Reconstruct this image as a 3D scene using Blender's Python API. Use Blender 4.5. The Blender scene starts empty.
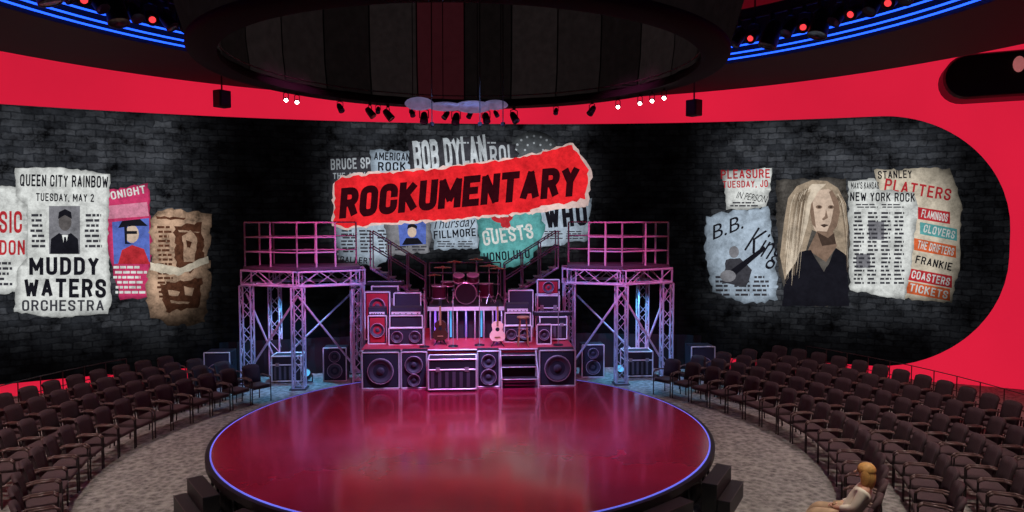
import bpy, bmesh, math, random
from mathutils import Vector, Matrix
random.seed(7)
R=math.radians; PI=math.pi
col=bpy.context.scene.collection
scene=bpy.context.scene
try: scene.view_settings.view_transform='Standard'
except Exception: pass
# ---------------------------------------------------------------- camera
F=715.0; CAM=Vector((0,0,4.6)); PSI=math.atan(47/F); THE=math.atan(39/F)
cd=bpy.data.cameras.new('camera'); cam=bpy.data.objects.new('camera',cd); col.objects.link(cam)
cam.location=CAM; cam.rotation_euler=(PI/2-THE,0,-PSI); cd.sensor_width=36; cd.lens=36*F/1024
scene.camera=cam
FW=Vector((math.sin(PSI)*math.cos(THE),math.cos(PSI)*math.cos(THE),-math.sin(THE)))
RT=Vector((math.cos(PSI),-math.sin(PSI),0)); UP=RT.cross(FW)
def ray(px,py): return FW+RT*((px-512)/F)+UP*((256-py)/F)
def proj(p):
    d=Vector(p)-CAM; z=d.dot(FW)
    if z<=0.1: return (9999,9999)
    return (512+F*d.dot(RT)/z, 256-F*d.dot(UP)/z)
def on_y(px,py,y):
    r=ray(px,py); return CAM+r*(y/r.y)
RS=26.6; C0=(0.7,-4.6)
def circ_hit(px,py,c,rad):
    r=ray(px,py); a=r.x*r.x+r.y*r.y; ox=-c[0]; oy=-c[1]
    b=2*(ox*r.x+oy*r.y); cc=ox*ox+oy*oy-rad*rad
    t=(-b+math.sqrt(max(0,b*b-4*a*cc)))/(2*a)
    return CAM+r*t
def scr(px,py,off=.06): return circ_hit(px,py,C0,RS-off)
# ---------------------------------------------------------------- materials
def M(name,c,rough=.6,metal=0.,emi=None,es=0.,var=.2,scale=6.,bump=0.,coat=0.):
    m=bpy.data.materials.new(name); m.use_nodes=True; nt=m.node_tree; b=nt.nodes['Principled BSDF']
    tc=nt.nodes.new('ShaderNodeTexCoord'); n=nt.nodes.new('ShaderNodeTexNoise'); n.inputs['Scale'].default_value=scale; n.inputs['Detail'].default_value=5
    nt.links.new(tc.outputs['Object'],n.inputs['Vector'])
    mx=nt.nodes.new('ShaderNodeMix'); mx.data_type='RGBA'
    mx.inputs[6].default_value=(*[max(0,x*(1-var)) for x in c],1); mx.inputs[7].default_value=(*[min(1,x*(1+var)) for x in c],1)
    nt.links.new(n.outputs['Fac'],mx.inputs[0]); nt.links.new(mx.outputs[2],b.inputs['Base Color'])
    b.inputs['Roughness'].default_value=rough; b.inputs['Metallic'].default_value=metal
    if coat: b.inputs['Coat Weight'].default_value=coat; b.inputs['Coat Roughness'].default_value=.12
    if emi:
        m2=nt.nodes.new('ShaderNodeMix'); m2.data_type='RGBA'
        m2.inputs[6].default_value=(*[x*(1-var) for x in emi],1); m2.inputs[7].default_value=(*[x*(1+var) for x in emi],1)
        nt.links.new(n.outputs['Fac'],m2.inputs[0]); nt.links.new(m2.outputs[2],b.inputs['Emission Color']); b.inputs['Emission Strength'].default_value=es
    if bump:
        bp=nt.nodes.new('ShaderNodeBump'); bp.inputs['Strength'].default_value=bump; nt.links.new(n.outputs['Fac'],bp.inputs['Height']); nt.links.new(bp.outputs[0],b.inputs['Normal'])
    return m
BLK=M('black_paint',(.012,.012,.014),.5); BLKM=M('black_metal',(.010,.010,.012),.5,.1)
SOF=M('dark_soffit',(.014,.009,.011),.8)
WALL=M('red_wash_emissive_wall',(.4,.01,.03),.8,0,(.64,.012,.042),1.0,.20,.25)  # emission stands in for red wash lights on the wall
STEEL=M('truss_aluminium',(.66,.60,.74),.35,.2); RAILM=M('rail_steel',(.55,.42,.52),.45,.2)
TRIMM=M('silver_edge',(.92,.90,.97),.35,.1)
TOLEX=M('black_tolex',(.016,.015,.022),.65,0,None,0,.4,40,.2)
GRIL=M('grille_cloth',(.03,.028,.05),.8,0,None,0,.4,80,.3)
CONE=M('speaker_cone',(.08,.07,.10),.6)
REDLIT=M('red_light_grille',(.5,.02,.04),.7)  # red light on the cabinets painted into the grille cloth
SEATM=M('mauve_seat_fabric',(.088,.050,.054),.85,0,None,0,.3,30,.2); BACKM=M('mauve_back_fabric',(.064,.037,.042),.85,0,None,0,.3,30,.2)
ARMM=M('dark_wood_arm',(.16,.095,.085),.4); LEGM=M('dark_chair_metal',(.05,.036,.038),.4,.3)
BLUE=M('blue_led',(.02,.1,.5),.5,0,(.015,.09,1.),2.6,.05)
VIO=M('violet_rim_led',(.1,.1,.5),.5,0,(.14,.16,.85),.85,.5,.8)
WHT=M('white_lens',(.8,.8,.8),.3,0,(1,.93,.85),14,.05)
REDL=M('red_lens',(.6,.05,.03),.3,0,(1,.05,.06),1.3,.3,30)
DARKL=M('dark_lens',(.05,.05,.07),.1)
CYL=M('cyan_lens',(.1,.6,.7),.3,0,(.2,.7,1.),.5,.05)
PURL=M('purple_tube',(.3,.1,.7),.3,0,(.35,.15,1.),1.1,.05); CYT=M('cyan_tube',(.1,.5,.7),.3,0,(.06,.40,.62),.7,.05); BLT=M('blue_tube',(.02,.1,.5),.5,0,(.03,.12,.9),1.1,.05)
DECK=M('red_deck_top',(.55,.05,.08),.4); WOOD=M('stool_wood',(.35,.18,.08),.5)
CHR=M('chrome',(.7,.7,.72),.25,.6); DRUMW=M('drum_shell',(.07,.012,.03),.3); SKINH=M('drum_head',(.30,.27,.33),.5)
BRASS=M('cymbal_brass',(.45,.32,.13),.3,.6)
RIB=M('case_rib',(.15,.14,.18),.4,.3)
# ---------------------------------------------------------------- mesh builder
class MB:
    def __init__(s): s.v=[]; s.f=[]
    def add(s,v,f):
        o=len(s.v); s.v+= [tuple(x) for x in v]; s.f+=[tuple(i+o for i in q) for q in f]; return s
    def box(s,x0,x1,y0,y1,z0,z1,b=0.0):
        bm=bmesh.new(); bmesh.ops.create_cube(bm,size=1)
        for v in bm.verts: v.co=Vector(((x0+x1)/2+v.co.x*(x1-x0),(y0+y1)/2+v.co.y*(y1-y0),(z0+z1)/2+v.co.z*(z1-z0)))
        if b>0: bmesh.ops.bevel(bm,geom=bm.edges[:],offset=b,segments=2,affect='EDGES',profile=.6)
        bm.verts.index_update(); s.add([v.co.copy() for v in bm.verts],[[v.index for v in f.verts] for f in bm.faces]); bm.free(); return s
    def tube(s,a,b,r,n=6,r2=None):
        a=Vector(a); b=Vector(b); d=(b-a)
        if d.length<1e-6: return s
        d.normalize(); u=d.orthogonal().normalized(); w=d.cross(u); r2=r if r2 is None else r2
        v=[a+(u*math.cos(2*PI*i/n)+w*math.sin(2*PI*i/n))*r for i in range(n)]+[b+(u*math.cos(2*PI*i/n)+w*math.sin(2*PI*i/n))*r2 for i in range(n)]
        return s.add(v,[(i,(i+1)%n,n+(i+1)%n,n+i) for i in range(n)]+[tuple(range(n))[::-1],tuple(range(n,2*n))])
    def path(s,pts,r,n=6):
        for a,b in zip(pts,pts[1:]): s.tube(a,b,r,n)
        return s
    def lathe(s,prof,n=24,mat=None,a0=0,a1=2*PI,c=(0,0,0)):
        full=abs(a1-a0-2*PI)<1e-6; k=n if full else n+1; m=len(prof); v=[]
        for i in range(k):
            a=a0+(a1-a0)*i/n
            for r,z in prof:
                p=Vector((r*math.cos(a),r*math.sin(a),z)); v.append((mat@p if mat else p)+Vector(c))
        f=[]
        for i in range(n):
            j=(i+1)%k
            for q in range(m-1): f.append((i*m+q,j*m+q,j*m+q+1,i*m+q+1))
        return s.add(v,f)
    def ball(s,c,rx,ry=None,rz=None,n=12):
        ry=ry or rx; rz=rz or rx
        prof=[(max(.001,math.sin(PI*i/(n//2+2))),-math.cos(PI*i/(n//2+2))) for i in range(n//2+3)]
        return s.lathe(prof,n,Matrix.Diagonal((rx,ry,rz)),c=c)
    def truss(s,a,b,w=.26,seg=None,rc=.024,rl=.011):
        a=Vector(a); b=Vector(b); d=b-a; L=d.length; d.normalize()
        u=(Vector((0,1,0)) if abs(d.z)>.8 else Vector((0,0,1))); v=d.cross(u).normalized(); u=v.cross(d).normalized()
        co=[(u*i+v*j)*(w/2) for i,j in((1,1),(1,-1),(-1,-1),(-1,1))]
        for c in co: s.tube(a+c,b+c,rc,6)
        seg=seg or max(2,int(L/(w*1.15)))
        for k in range(4):
            c1=co[k]; c2=co[(k+1)%4]
            for i in range(seg):
                p=a+d*(L*i/seg); q=a+d*(L*(i+1)/seg)
                if i%2: c1_,c2_=c2,c1
                else: c1_,c2_=c1,c2
                s.tube(p+c1_,q+c2_,rl,4)
        for e in (a,b):
            for k in range(4): s.tube(e+co[k],e+co[(k+1)%4],rc*.8,4)
        return s
    def build(s,name,mat,parent=None,smooth=False):
        me=bpy.data.meshes.new(name); me.from_pydata(s.v,[],s.f); me.materials.append(mat)
        if smooth:
            for p in me.polygons: p.use_smooth=True
        me.update(); o=bpy.data.objects.new(name,me); col.objects.link(o)
        if parent: o.parent=parent
        return o
def tag(o,label=None,cat=None,group=None,kind=None):
    if label: o['label']=label
    if cat: o['category']=cat
    if group: o['group']=group
    if kind: o['kind']=kind
    return o
def thing(name,label,cat,loc=(0,0,0),rz=0,group=None):
    o=bpy.data.objects.new(name,None); col.objects.link(o); o.location=loc; o.rotation_euler=(0,0,rz); o.empty_display_size=.1
    return tag(o,label,cat,group)
def copy_tree(o,parent=None):
    c=o.copy(); col.objects.link(c)
    if parent: c.parent=parent
    for ch in list(o.children): copy_tree(ch,c)
    return c
ORD=['first','second','third','fourth','fifth','sixth','seventh','eighth','ninth','tenth','eleventh','twelfth','thirteenth','fourteenth','fifteenth','sixteenth','seventeenth','eighteenth','nineteenth','twentieth','twenty-first','twenty-second','twenty-third','twenty-fourth','twenty-fifth','twenty-sixth','twenty-seventh','twenty-eighth','twenty-ninth','thirtieth']
SR=4.58; SZ=.6
def polar(r,phi): return Vector((r*math.sin(R(phi)),13.6+r*math.cos(R(phi)),0))
# ---------------------------------------------------------------- room shell
def floor_mat():
    m=bpy.data.materials.new('speckled_carpet'); m.use_nodes=True; nt=m.node_tree; b=nt.nodes['Principled BSDF']; b.inputs['Roughness'].default_value=.9
    tc=nt.nodes.new('ShaderNodeTexCoord'); v=nt.nodes.new('ShaderNodeTexVoronoi'); v.inputs['Scale'].default_value=9
    n=nt.nodes.new('ShaderNodeTexNoise'); n.inputs['Scale'].default_value=9; n.inputs['Detail'].default_value=9; n.inputs['Roughness'].default_value=.85
    nt.links.new(tc.outputs['Object'],v.inputs['Vector']); nt.links.new(tc.outputs['Object'],n.inputs['Vector'])
    a=nt.nodes.new('ShaderNodeMath'); a.operation='MULTIPLY_ADD'; nt.links.new(v.outputs['Distance'],a.inputs[0]); a.inputs[1].default_value=.30; nt.links.new(n.outputs['Fac'],a.inputs[2])
    cr=nt.nodes.new('ShaderNodeValToRGB'); nt.links.new(a.outputs[0],cr.inputs[0])
    cr.color_ramp.elements[0].position=.42; cr.color_ramp.elements[0].color=(.06,.056,.053,1); cr.color_ramp.elements[1].position=.80; cr.color_ramp.elements[1].color=(.46,.44,.40,1)
    nt.links.new(cr.outputs[0],b.inputs['Base Color']); return m
mb=MB(); mb.lathe([(0.01,0),(28,0),(28,-.1),(.01,-.1)],64,c=(C0[0],C0[1]+4,0)); tag(mb.build('floor',floor_mat()),kind='structure')
def arc_wall(r0,r1,z0,z1,t0,t1,n,c):
    v=[];f=[]
    for i in range(n+1):
        t=t0+(t1-t0)*i/n
        for r,z in((r0,z0),(r0,z1),(r1,z1),(r1,z0)): v.append((c[0]+r*math.sin(t),c[1]+r*math.cos(t),z))
    for i in range(n):
        for q in range(4): f.append((i*4+q,(i+1)*4+q,(i+1)*4+(q+1)%4,i*4+(q+1)%4))
    f+= [(0,1,2,3),(n*4+3,n*4+2,n*4+1,n*4)]
    return v,f
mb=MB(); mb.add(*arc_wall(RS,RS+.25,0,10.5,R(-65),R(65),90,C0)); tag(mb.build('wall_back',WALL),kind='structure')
mb=MB(); mb.lathe([(.01,10.5),(28,10.5),(28,10.7),(.01,10.7)],64,c=(C0[0],C0[1]+4,0)); tag(mb.build('ceiling',BLK),kind='structure')
CC=(.3,10.4)
mb=MB(); mb.lathe([(8.6,8.2),(12.0,8.2),(12.0,8.55),(11.8,8.55),(11.8,8.4),(8.8,8.4),(8.8,9.4),(8.6,9.4),(8.6,8.2)],120,c=(CC[0],CC[1],0))
tag(mb.build('trim_1',SOF),kind='structure')
t=thing('neon_light_ring','blue neon tubes running round the inner edge of the dark ceiling ring','light',(CC[0],CC[1],8.2))
for z in (.08,.20,.36): 
    mb=MB(); mb.lathe([(8.52+.02*math.cos(a*PI/3),z+.02*math.sin(a*PI/3)) for a in range(7)],120); mb.build('neon_tube',BLUE,t)
mb=MB(); n=60; v=[];f=[]
for i in range(n+1):
    th=math.atan2(-7.2-C0[0],26)+ (math.atan2(7.2-C0[0],26)-math.atan2(-7.2-C0[0],26))*i/n
    r=RS-.30+.05*math.sin(i*2.1)
    for z in(0.0,1.05): v.append((C0[0]+r*math.sin(th),C0[1]+r*math.cos(th),z))
for i in range(n): f.append((2*i,2*i+2,2*i+3,2*i+1))
mb.add(v,f); tag(mb.build('added_dark_sheet',BLK),'low black sheet added to darken the wall behind the truss towers','dark sheet')  # sheet added so the red wall reads dark behind the towers
# ---------------------------------------------------------------- projection screen
ZB,ZT=.34,7.43; rc=3.2
pr=scr(1010,240); thR=math.atan2(pr.x-C0[0],pr.y-C0[1]); thL=-thR-.09
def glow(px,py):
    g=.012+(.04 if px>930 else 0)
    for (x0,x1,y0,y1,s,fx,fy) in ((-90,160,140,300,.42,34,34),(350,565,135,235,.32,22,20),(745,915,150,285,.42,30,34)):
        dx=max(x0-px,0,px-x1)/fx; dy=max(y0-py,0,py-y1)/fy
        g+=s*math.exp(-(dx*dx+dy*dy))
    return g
def screen():
    R0=RS-.06; N=150; K=40
    ths=[thL+(thR-thL)*i/N for i in range(N+1)]; ext=[]
    w=rc/R0
    for k in range(1,14): a=w*(1-math.cos(PI/2*k/14)); ext+= [thL+a,thR-a]
    ths=sorted(set(ths+ext))
    me=bpy.data.meshes.new('screen_surface'); v=[];uv=[];gl=[];f=[]
    zm=(ZB+ZT)/2; hh=(ZT-ZB)/2
    for th in ths:
        e=max(min((th-thL),(thR-th))*R0,0)
        cut=0 if e>=rc else rc-math.sqrt(max(0,rc*rc-(rc-e)**2))
        for k in range(K+1):
            z=zm+(hh-cut)*(2*k/K-1); p=(C0[0]+R0*math.sin(th),C0[1]+R0*math.cos(th),z)
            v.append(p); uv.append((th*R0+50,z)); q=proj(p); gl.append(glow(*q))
    for i in range(len(ths)-1):
        for k in range(K): a=i*(K+1)+k; f.append((a,a+K+1,a+K+2,a+1))
    me.from_pydata(v,[],f); me.uv_layers.new(name='UVMap'); me.uv_layers.new(name='fade')
    for lp in me.loops:
        me.uv_layers['UVMap'].data[lp.index].uv=uv[lp.vertex_index]; me.uv_layers['fade'].data[lp.index].uv=(gl[lp.vertex_index],0)
    m=bpy.data.materials.new('projected_brick'); m.use_nodes=True; nt=m.node_tree; b=nt.nodes['Principled BSDF']
    b.inputs['Base Color'].default_value=(.004,.004,.005,1); b.inputs['Roughness'].default_value=1; b.inputs['Specular IOR Level'].default_value=0
    uvn=nt.nodes.new('ShaderNodeUVMap'); uvn.uv_map='UVMap'; uf=nt.nodes.new('ShaderNodeUVMap'); uf.uv_map='fade'; sx=nt.nodes.new('ShaderNodeSeparateXYZ'); nt.links.new(uf.outputs[0],sx.inputs[0])
    n0=nt.nodes.new('ShaderNodeTexNoise'); n0.inputs['Scale'].default_value=4; n0.inputs['Detail'].default_value=5; nt.links.new(uvn.outputs[0],n0.inputs['Vector'])
    vm=nt.nodes.new('ShaderNodeVectorMath'); vm.operation='SCALE'; vm.inputs['Scale'].default_value=.16; nt.links.new(n0.outputs['Color'],vm.inputs[0])
    va=nt.nodes.new('ShaderNodeVectorMath'); va.operation='ADD'; nt.links.new(uvn.outputs[0],va.inputs[0]); nt.links.new(vm.outputs[0],va.inputs[1])
    br=nt.nodes.new('ShaderNodeTexBrick'); br.inputs['Scale'].default_value=1; br.inputs['Brick Width'].default_value=.46; br.inputs['Row Height'].default_value=.17; br.inputs['Mortar Size'].default_value=.03; br.inputs['Mortar Smooth'].default_value=1
    br.inputs['Color1'].default_value=(.045,.050,.060,1); br.inputs['Color2'].default_value=(.11,.118,.135,1); br.inputs['Mortar'].default_value=(.030,.034,.042,1)
    nt.links.new(va.outputs[0],br.inputs['Vector'])
    n=nt.nodes.new('ShaderNodeTexNoise'); n.inputs['Scale'].default_value=1.0; n.inputs['Detail'].default_value=12; n.inputs['Roughness'].default_value=.78; nt.links.new(uvn.outputs[0],n.inputs['Vector'])
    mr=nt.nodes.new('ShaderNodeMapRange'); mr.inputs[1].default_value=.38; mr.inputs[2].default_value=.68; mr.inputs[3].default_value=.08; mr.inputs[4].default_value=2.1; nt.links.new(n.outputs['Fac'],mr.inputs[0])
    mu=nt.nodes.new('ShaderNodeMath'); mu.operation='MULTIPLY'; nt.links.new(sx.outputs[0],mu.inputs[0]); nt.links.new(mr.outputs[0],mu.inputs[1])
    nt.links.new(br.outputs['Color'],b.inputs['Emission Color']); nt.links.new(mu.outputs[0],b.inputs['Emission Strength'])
    me.materials.append(m); o=bpy.data.objects.new('screen_surface',me); col.objects.link(o); return o
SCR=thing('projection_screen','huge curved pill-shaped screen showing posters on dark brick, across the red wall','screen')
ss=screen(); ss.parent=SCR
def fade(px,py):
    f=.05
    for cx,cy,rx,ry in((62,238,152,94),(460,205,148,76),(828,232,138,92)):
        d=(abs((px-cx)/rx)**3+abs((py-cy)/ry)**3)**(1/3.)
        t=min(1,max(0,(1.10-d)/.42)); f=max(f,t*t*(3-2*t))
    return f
def PM(name,c,es=1.1,var=.27,scale=2.5):
    m=bpy.data.materials.new(name); m.use_nodes=True; nt=m.node_tree; b=nt.nodes['Principled BSDF']; b.inputs['Base Color'].default_value=(.005,.005,.005,1); b.inputs['Roughness'].default_value=1; b.inputs['Specular IOR Level'].default_value=0
    tc=nt.nodes.new('ShaderNodeTexCoord'); n=nt.nodes.new('ShaderNodeTexNoise'); n.inputs['Scale'].default_value=scale; n.inputs['Detail'].default_value=14; n.inputs['Roughness'].default_value=.82
    nt.links.new(tc.outputs['Object'],n.inputs['Vector'])
    mr=nt.nodes.new('ShaderNodeMapRange'); mr.inputs[1].default_value=.33; mr.inputs[2].default_value=.60; mr.inputs[3].default_value=1-var*2.2; mr.inputs[4].default_value=1+var*.5; nt.links.new(n.outputs['Fac'],mr.inputs[0])
    uf=nt.nodes.new('ShaderNodeUVMap'); uf.uv_map='fade'; sx=nt.nodes.new('ShaderNodeSeparateXYZ'); nt.links.new(uf.outputs[0],sx.inputs[0])
    mu=nt.nodes.new('ShaderNodeMath'); mu.operation='MULTIPLY'; nt.links.new(sx.outputs[0],mu.inputs[0]); nt.links.new(mr.outputs[0],mu.inputs[1])
    m2=nt.nodes.new('ShaderNodeMath'); m2.operation='MULTIPLY'; nt.links.new(mu.outputs[0],m2.inputs[0]); m2.inputs[1].default_value=es
    b.inputs['Emission Color'].default_value=(*c,1); nt.links.new(m2.outputs[0],b.inputs['Emission Strength']); return m
PAP=PM('aged_paper',(.64,.66,.64)); PAP2=PM('blue_grey_paper',(.36,.44,.53)); PAPY=PM('warm_paper',(.60,.53,.42)); INK=PM('ink',(.010,.010,.015),1,.2); REDI=PM('red_ink',(.50,.03,.04),1); GREY=PM('half_tone_grey',(.20,.20,.22)); DGREY=PM('dark_half_tone',(.045,.045,.055))
MAG=PM('magenta_print',(.52,.04,.13)); BLUP=PM('blue_print',(.09,.14,.46)); TAN=PM('tan_print',(.58,.38,.26),.9,.42,2.2); BRN=PM('brown_print',(.13,.05,.028),.9,.4,5); SKN=PM('printed_face',(.60,.46,.36),1.,.2,5); TEAL=PM('teal_print',(.10,.34,.34)); ORG=PM('orange_print',(.62,.12,.04)); LGR=PM('light_lettering',(.46,.50,.54)); PINKP=PM('pink_print',(.6,.22,.32))
HB=[PM('printed_hair_pale',(.66,.56,.44),1.,.2,3),PM('printed_hair_mid',(.42,.33,.24),.9,.3,3),PM('printed_hair_dark',(.18,.13,.09),.9,.3,3)]
BAN=PM('banner_red',(.86,.022,.030),1.,.26,1.8); BEDGE=PM('banner_torn_edge',(.85,.62,.58),.95,.2)
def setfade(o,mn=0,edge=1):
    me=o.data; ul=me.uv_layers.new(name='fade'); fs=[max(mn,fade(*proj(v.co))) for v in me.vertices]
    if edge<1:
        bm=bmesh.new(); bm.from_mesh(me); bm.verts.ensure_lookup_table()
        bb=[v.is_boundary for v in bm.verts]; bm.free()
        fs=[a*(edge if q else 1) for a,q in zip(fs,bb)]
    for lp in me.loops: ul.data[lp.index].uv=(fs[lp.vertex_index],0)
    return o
def inset(pts,k):
    out=[]
    for i,(a,b) in enumerate(zip(pts,pts[1:]+pts[:1])):
        L=math.dist(a,b); n=max(1,int(L/4))
        for j in range(n):
            t=j/n; jx=random.uniform(-k,k) if j else 0; jy=random.uniform(-k,k) if j else 0
            out.append((a[0]+(b[0]-a[0])*t+jx,a[1]+(b[1]-a[1])*t+jy))
    return out
def flat(polys,off,st=12):
    out=MB()
    for pts in polys:
        bm=bmesh.new(); vs=[bm.verts.new((x,y,0)) for x,y in pts]
        try: bm.faces.new(vs)
        except Exception: bm.free(); continue
        for ax,no in((0,(1,0,0)),(1,(0,1,0))):
            cs=[p[ax] for p in pts]; k=math.floor(min(cs)/st)*st+st
            while k<max(cs):
                co=[0,0,0]; co[ax]=k+.37
                bmesh.ops.bisect_plane(bm,geom=bm.verts[:]+bm.edges[:]+bm.faces[:],plane_co=co,plane_no=no); k+=st
        bmesh.ops.triangulate(bm,faces=bm.faces[:]); bm.verts.index_update()
        out.add([scr(v.co.x,v.co.y,off) for v in bm.verts],[[v.index for v in f.verts] for f in bm.faces]); bm.free()
    return out
GL={'A':[[(0,0),(1.1,4),(2.2,0)],[(.4,1.2),(1.8,1.2)]],'B':[[(0,0),(0,4),(1.5,4),(2,3.4),(2,2.6),(1.5,2.1),(0,2.1)],[(1.5,2.1),(2,1.5),(2,.6),(1.5,0),(0,0)]],
'C':[[(2,2.8),(2,3.5),(1.5,4),(.5,4),(0,3.5),(0,.5),(.5,0),(1.5,0),(2,.5),(2,1.2)]],'D':[[(0,0),(0,4),(1.4,4),(2,3.3),(2,.7),(1.4,0),(0,0)]],'E':[[(1.8,4),(0,4),(0,0),(1.8,0)],[(0,2.05),(1.5,2.05)]],
'F':[[(1.8,4),(0,4),(0,0)],[(0,2.05),(1.5,2.05)]],'G':[[(2,2.9),(2,3.5),(1.5,4),(.5,4),(0,3.5),(0,.5),(.5,0),(1.5,0),(2,.5),(2,1.8),(1.2,1.8)]],'H':[[(0,0),(0,4)],[(2,0),(2,4)],[(0,2.05),(2,2.05)]],
'I':[[(0,0),(0,4)]],'J':[[(1.6,4),(1.6,.5),(1.1,0),(.4,0),(0,.5),(0,1.2)]],'K':[[(0,0),(0,4)],[(2,4),(.2,1.9)],[(.7,2.3),(2.1,0)]],'L':[[(0,4),(0,0),(1.7,0)]],
'M':[[(0,0),(0,4),(1.4,1.0),(2.8,4),(2.8,0)]],'N':[[(0,0),(0,4),(2,0),(2,4)]],'O':[[(.5,0),(0,.5),(0,3.5),(.5,4),(1.5,4),(2,3.5),(2,.5),(1.5,0),(.5,0)]],'P':[[(0,0),(0,4),(1.5,4),(2,3.4),(2,2.4),(1.5,1.8),(0,1.8)]],
'Q':[[(.5,0),(0,.5),(0,3.5),(.5,4),(1.5,4),(2,3.5),(2,.5),(1.5,0),(.5,0)],[(1.2,1),(2.2,-.3)]],'R':[[(0,0),(0,4),(1.5,4),(2,3.4),(2,2.5),(1.5,1.95),(0,1.95)],[(1.2,1.95),(2,0)]],
'S':[[(2,3),(2,3.5),(1.5,4),(.5,4),(0,3.5),(0,2.7),(.4,2.25),(1.6,1.75),(2,1.3),(2,.5),(1.5,0),(.5,0),(0,.5),(0,1)]],'T':[[(0,4),(2,4)],[(1,4),(1,0)]],'U':[[(0,4),(0,.5),(.5,0),(1.5,0),(2,.5),(2,4)]],
'V':[[(0,4),(1.05,0),(2.1,4)]],'W':[[(0,4),(.7,0),(1.5,3),(2.3,0),(3,4)]],'X':[[(0,0),(2,4)],[(2,0),(0,4)]],'Y':[[(0,4),(1,2),(2,4)],[(1,2),(1,0)]],'Z':[[(0,4),(2,4),(0,0),(2,0)]],
'2':[[(0,3.2),(.3,3.8),(1,4),(1.7,3.8),(2,3),(0,0),(2,0)]],',':[[(0,.3),(-.2,-.7)]],'.':[[(0,0),(0,.3)]],"'":[[(0,4.2),(0,3.2)]]}
def turn(a,b,c):
    t=math.atan2(c[1]-b[1],c[0]-b[0])-math.atan2(b[1]-a[1],b[0]-a[0]); return abs((t+PI)%(2*PI)-PI)
def smooth(l,it=2):
    for _ in range(it):
        o=[l[0]]
        for i in range(1,len(l)-1):
            a,b,c=l[i-1],l[i],l[i+1]
            if .02<turn(a,b,c)<R(62):
                o+= [(b[0]*.75+a[0]*.25,b[1]*.75+a[1]*.25) if math.dist(a,b)<1.2 else (b[0]+(a[0]-b[0])*.3/math.dist(a,b),b[1]+(a[1]-b[1])*.3/math.dist(a,b)),
                     (b[0]*.75+c[0]*.25,b[1]*.75+c[1]*.25) if math.dist(c,b)<1.2 else (b[0]+(c[0]-b[0])*.3/math.dist(c,b),b[1]+(c[1]-b[1])*.3/math.dist(c,b))]
            else: o.append(b)
        o.append(l[-1]); l=o
    return l
def block(body,st=.40,gap=.75):
    v=[];f=[];x=0
    for ch in body:
        if ch==' ': x+=1.8; continue
        g=GL.get(ch)
        if not g: x+=1; continue
        w=max(p[0] for l in g for p in l)
        for l0 in g:
            l=smooth(l0); closed=math.dist(l[0],l[-1])<.01
            for i,(a,b) in enumerate(zip(l,l[1:])):
                dx,dy=b[0]-a[0],b[1]-a[1]; L=math.hypot(dx,dy)
                if L<1e-4: continue
                ux,uy=dx/L,dy/L; slanted=abs(ux)>.05 and abs(uy)>.05
                def ext(tn): return st*min(1.0,math.tan(min(tn,R(89))/2)) if tn<R(100) else st*.55
                fe=st*.95 if not slanted else st*.3
                ea=fe if i==0 and not closed else ext(turn(l[i-1] if i else l[-2],a,b))
                eb=fe if i==len(l)-2 and not closed else ext(turn(a,b,l[i+2] if i+2<len(l) else l[1]))
                ax,ay=a[0]-ux*ea,a[1]-uy*ea; bx,by=b[0]+ux*eb,b[1]+uy*eb; nx,ny=-uy*st,ux*st; o=len(v)
                for p in((ax+nx,ay+ny),(bx+nx,by+ny),(bx-nx,by-ny),(ax-nx,ay-ny)):
                    v.append((x+st+p[0],min(4+st,max(p[1],-st if ch not in',Q' else -2))+st,0))
                f.append((o,o+1,o+2,o+3))
        x+=w+2*st+gap
    return v,f,4+2*st
def text_geo(body,shear=0):
    cu=bpy.data.curves.new('t','FONT'); cu.body=body; cu.shear=shear; cu.resolution_u=4
    o=bpy.data.objects.new('t',cu); col.objects.link(o); dg=bpy.context.evaluated_depsgraph_get(); dg.update()
    me=bpy.data.meshes.new_from_object(o.evaluated_get(dg)); v=[tuple(x.co) for x in me.vertices]; f=[tuple(p.vertices) for p in me.polygons]
    bpy.data.objects.remove(o); bpy.data.curves.remove(cu); bpy.data.meshes.remove(me); return v,f,.70
def put_text(mb,body,p0,p1,h,off,h1=None,script=False,st=.40,slant=0,gap=.75):
    v,f,cap=text_geo(body,.35) if script else block(body,st,gap)
    xs=[a[0] for a in v]; x0,x1=min(xs),max(xs); h1=h1 or h
    dx,dy=p1[0]-p0[0],p1[1]-p0[1]; L=math.hypot(dx,dy); nx,ny=dy/L,-dx/L
    pts=[]
    for a in v:
        u=(a[0]-x0)/(x1-x0); w=a[1]/cap*(h+(h1-h)*u); sl=w*slant
        pts.append(scr(p0[0]+dx*u+nx*w+sl,p0[1]+dy*u+ny*w,off))
    mb.add(pts,f)
def news(x0,y0,x1,y1,n,cols=1):
    q=[]; cw=(x1-x0)/cols
    for c in range(cols):
        for i in range(n):
            y=y0+(y1-y0)*i/n; h=(y1-y0)/n*.5; xa=x0+c*cw+1+random.uniform(0,cw*.12); xb=x0+(c+1)*cw-1-random.uniform(0,cw*.25)
            while xa<xb:
                w=random.uniform(2.5,8); xe=min(xa+w,xb); q.append([(xa,y),(xe,y),(xe,y+h),(xa,y+h)]); xa=xe+1.1
    return q
def ell(cx,cy,rx,ry,n=14): return [(cx+rx*math.cos(2*PI*i/n),cy+ry*math.sin(2*PI*i/n)) for i in range(n)]
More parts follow.
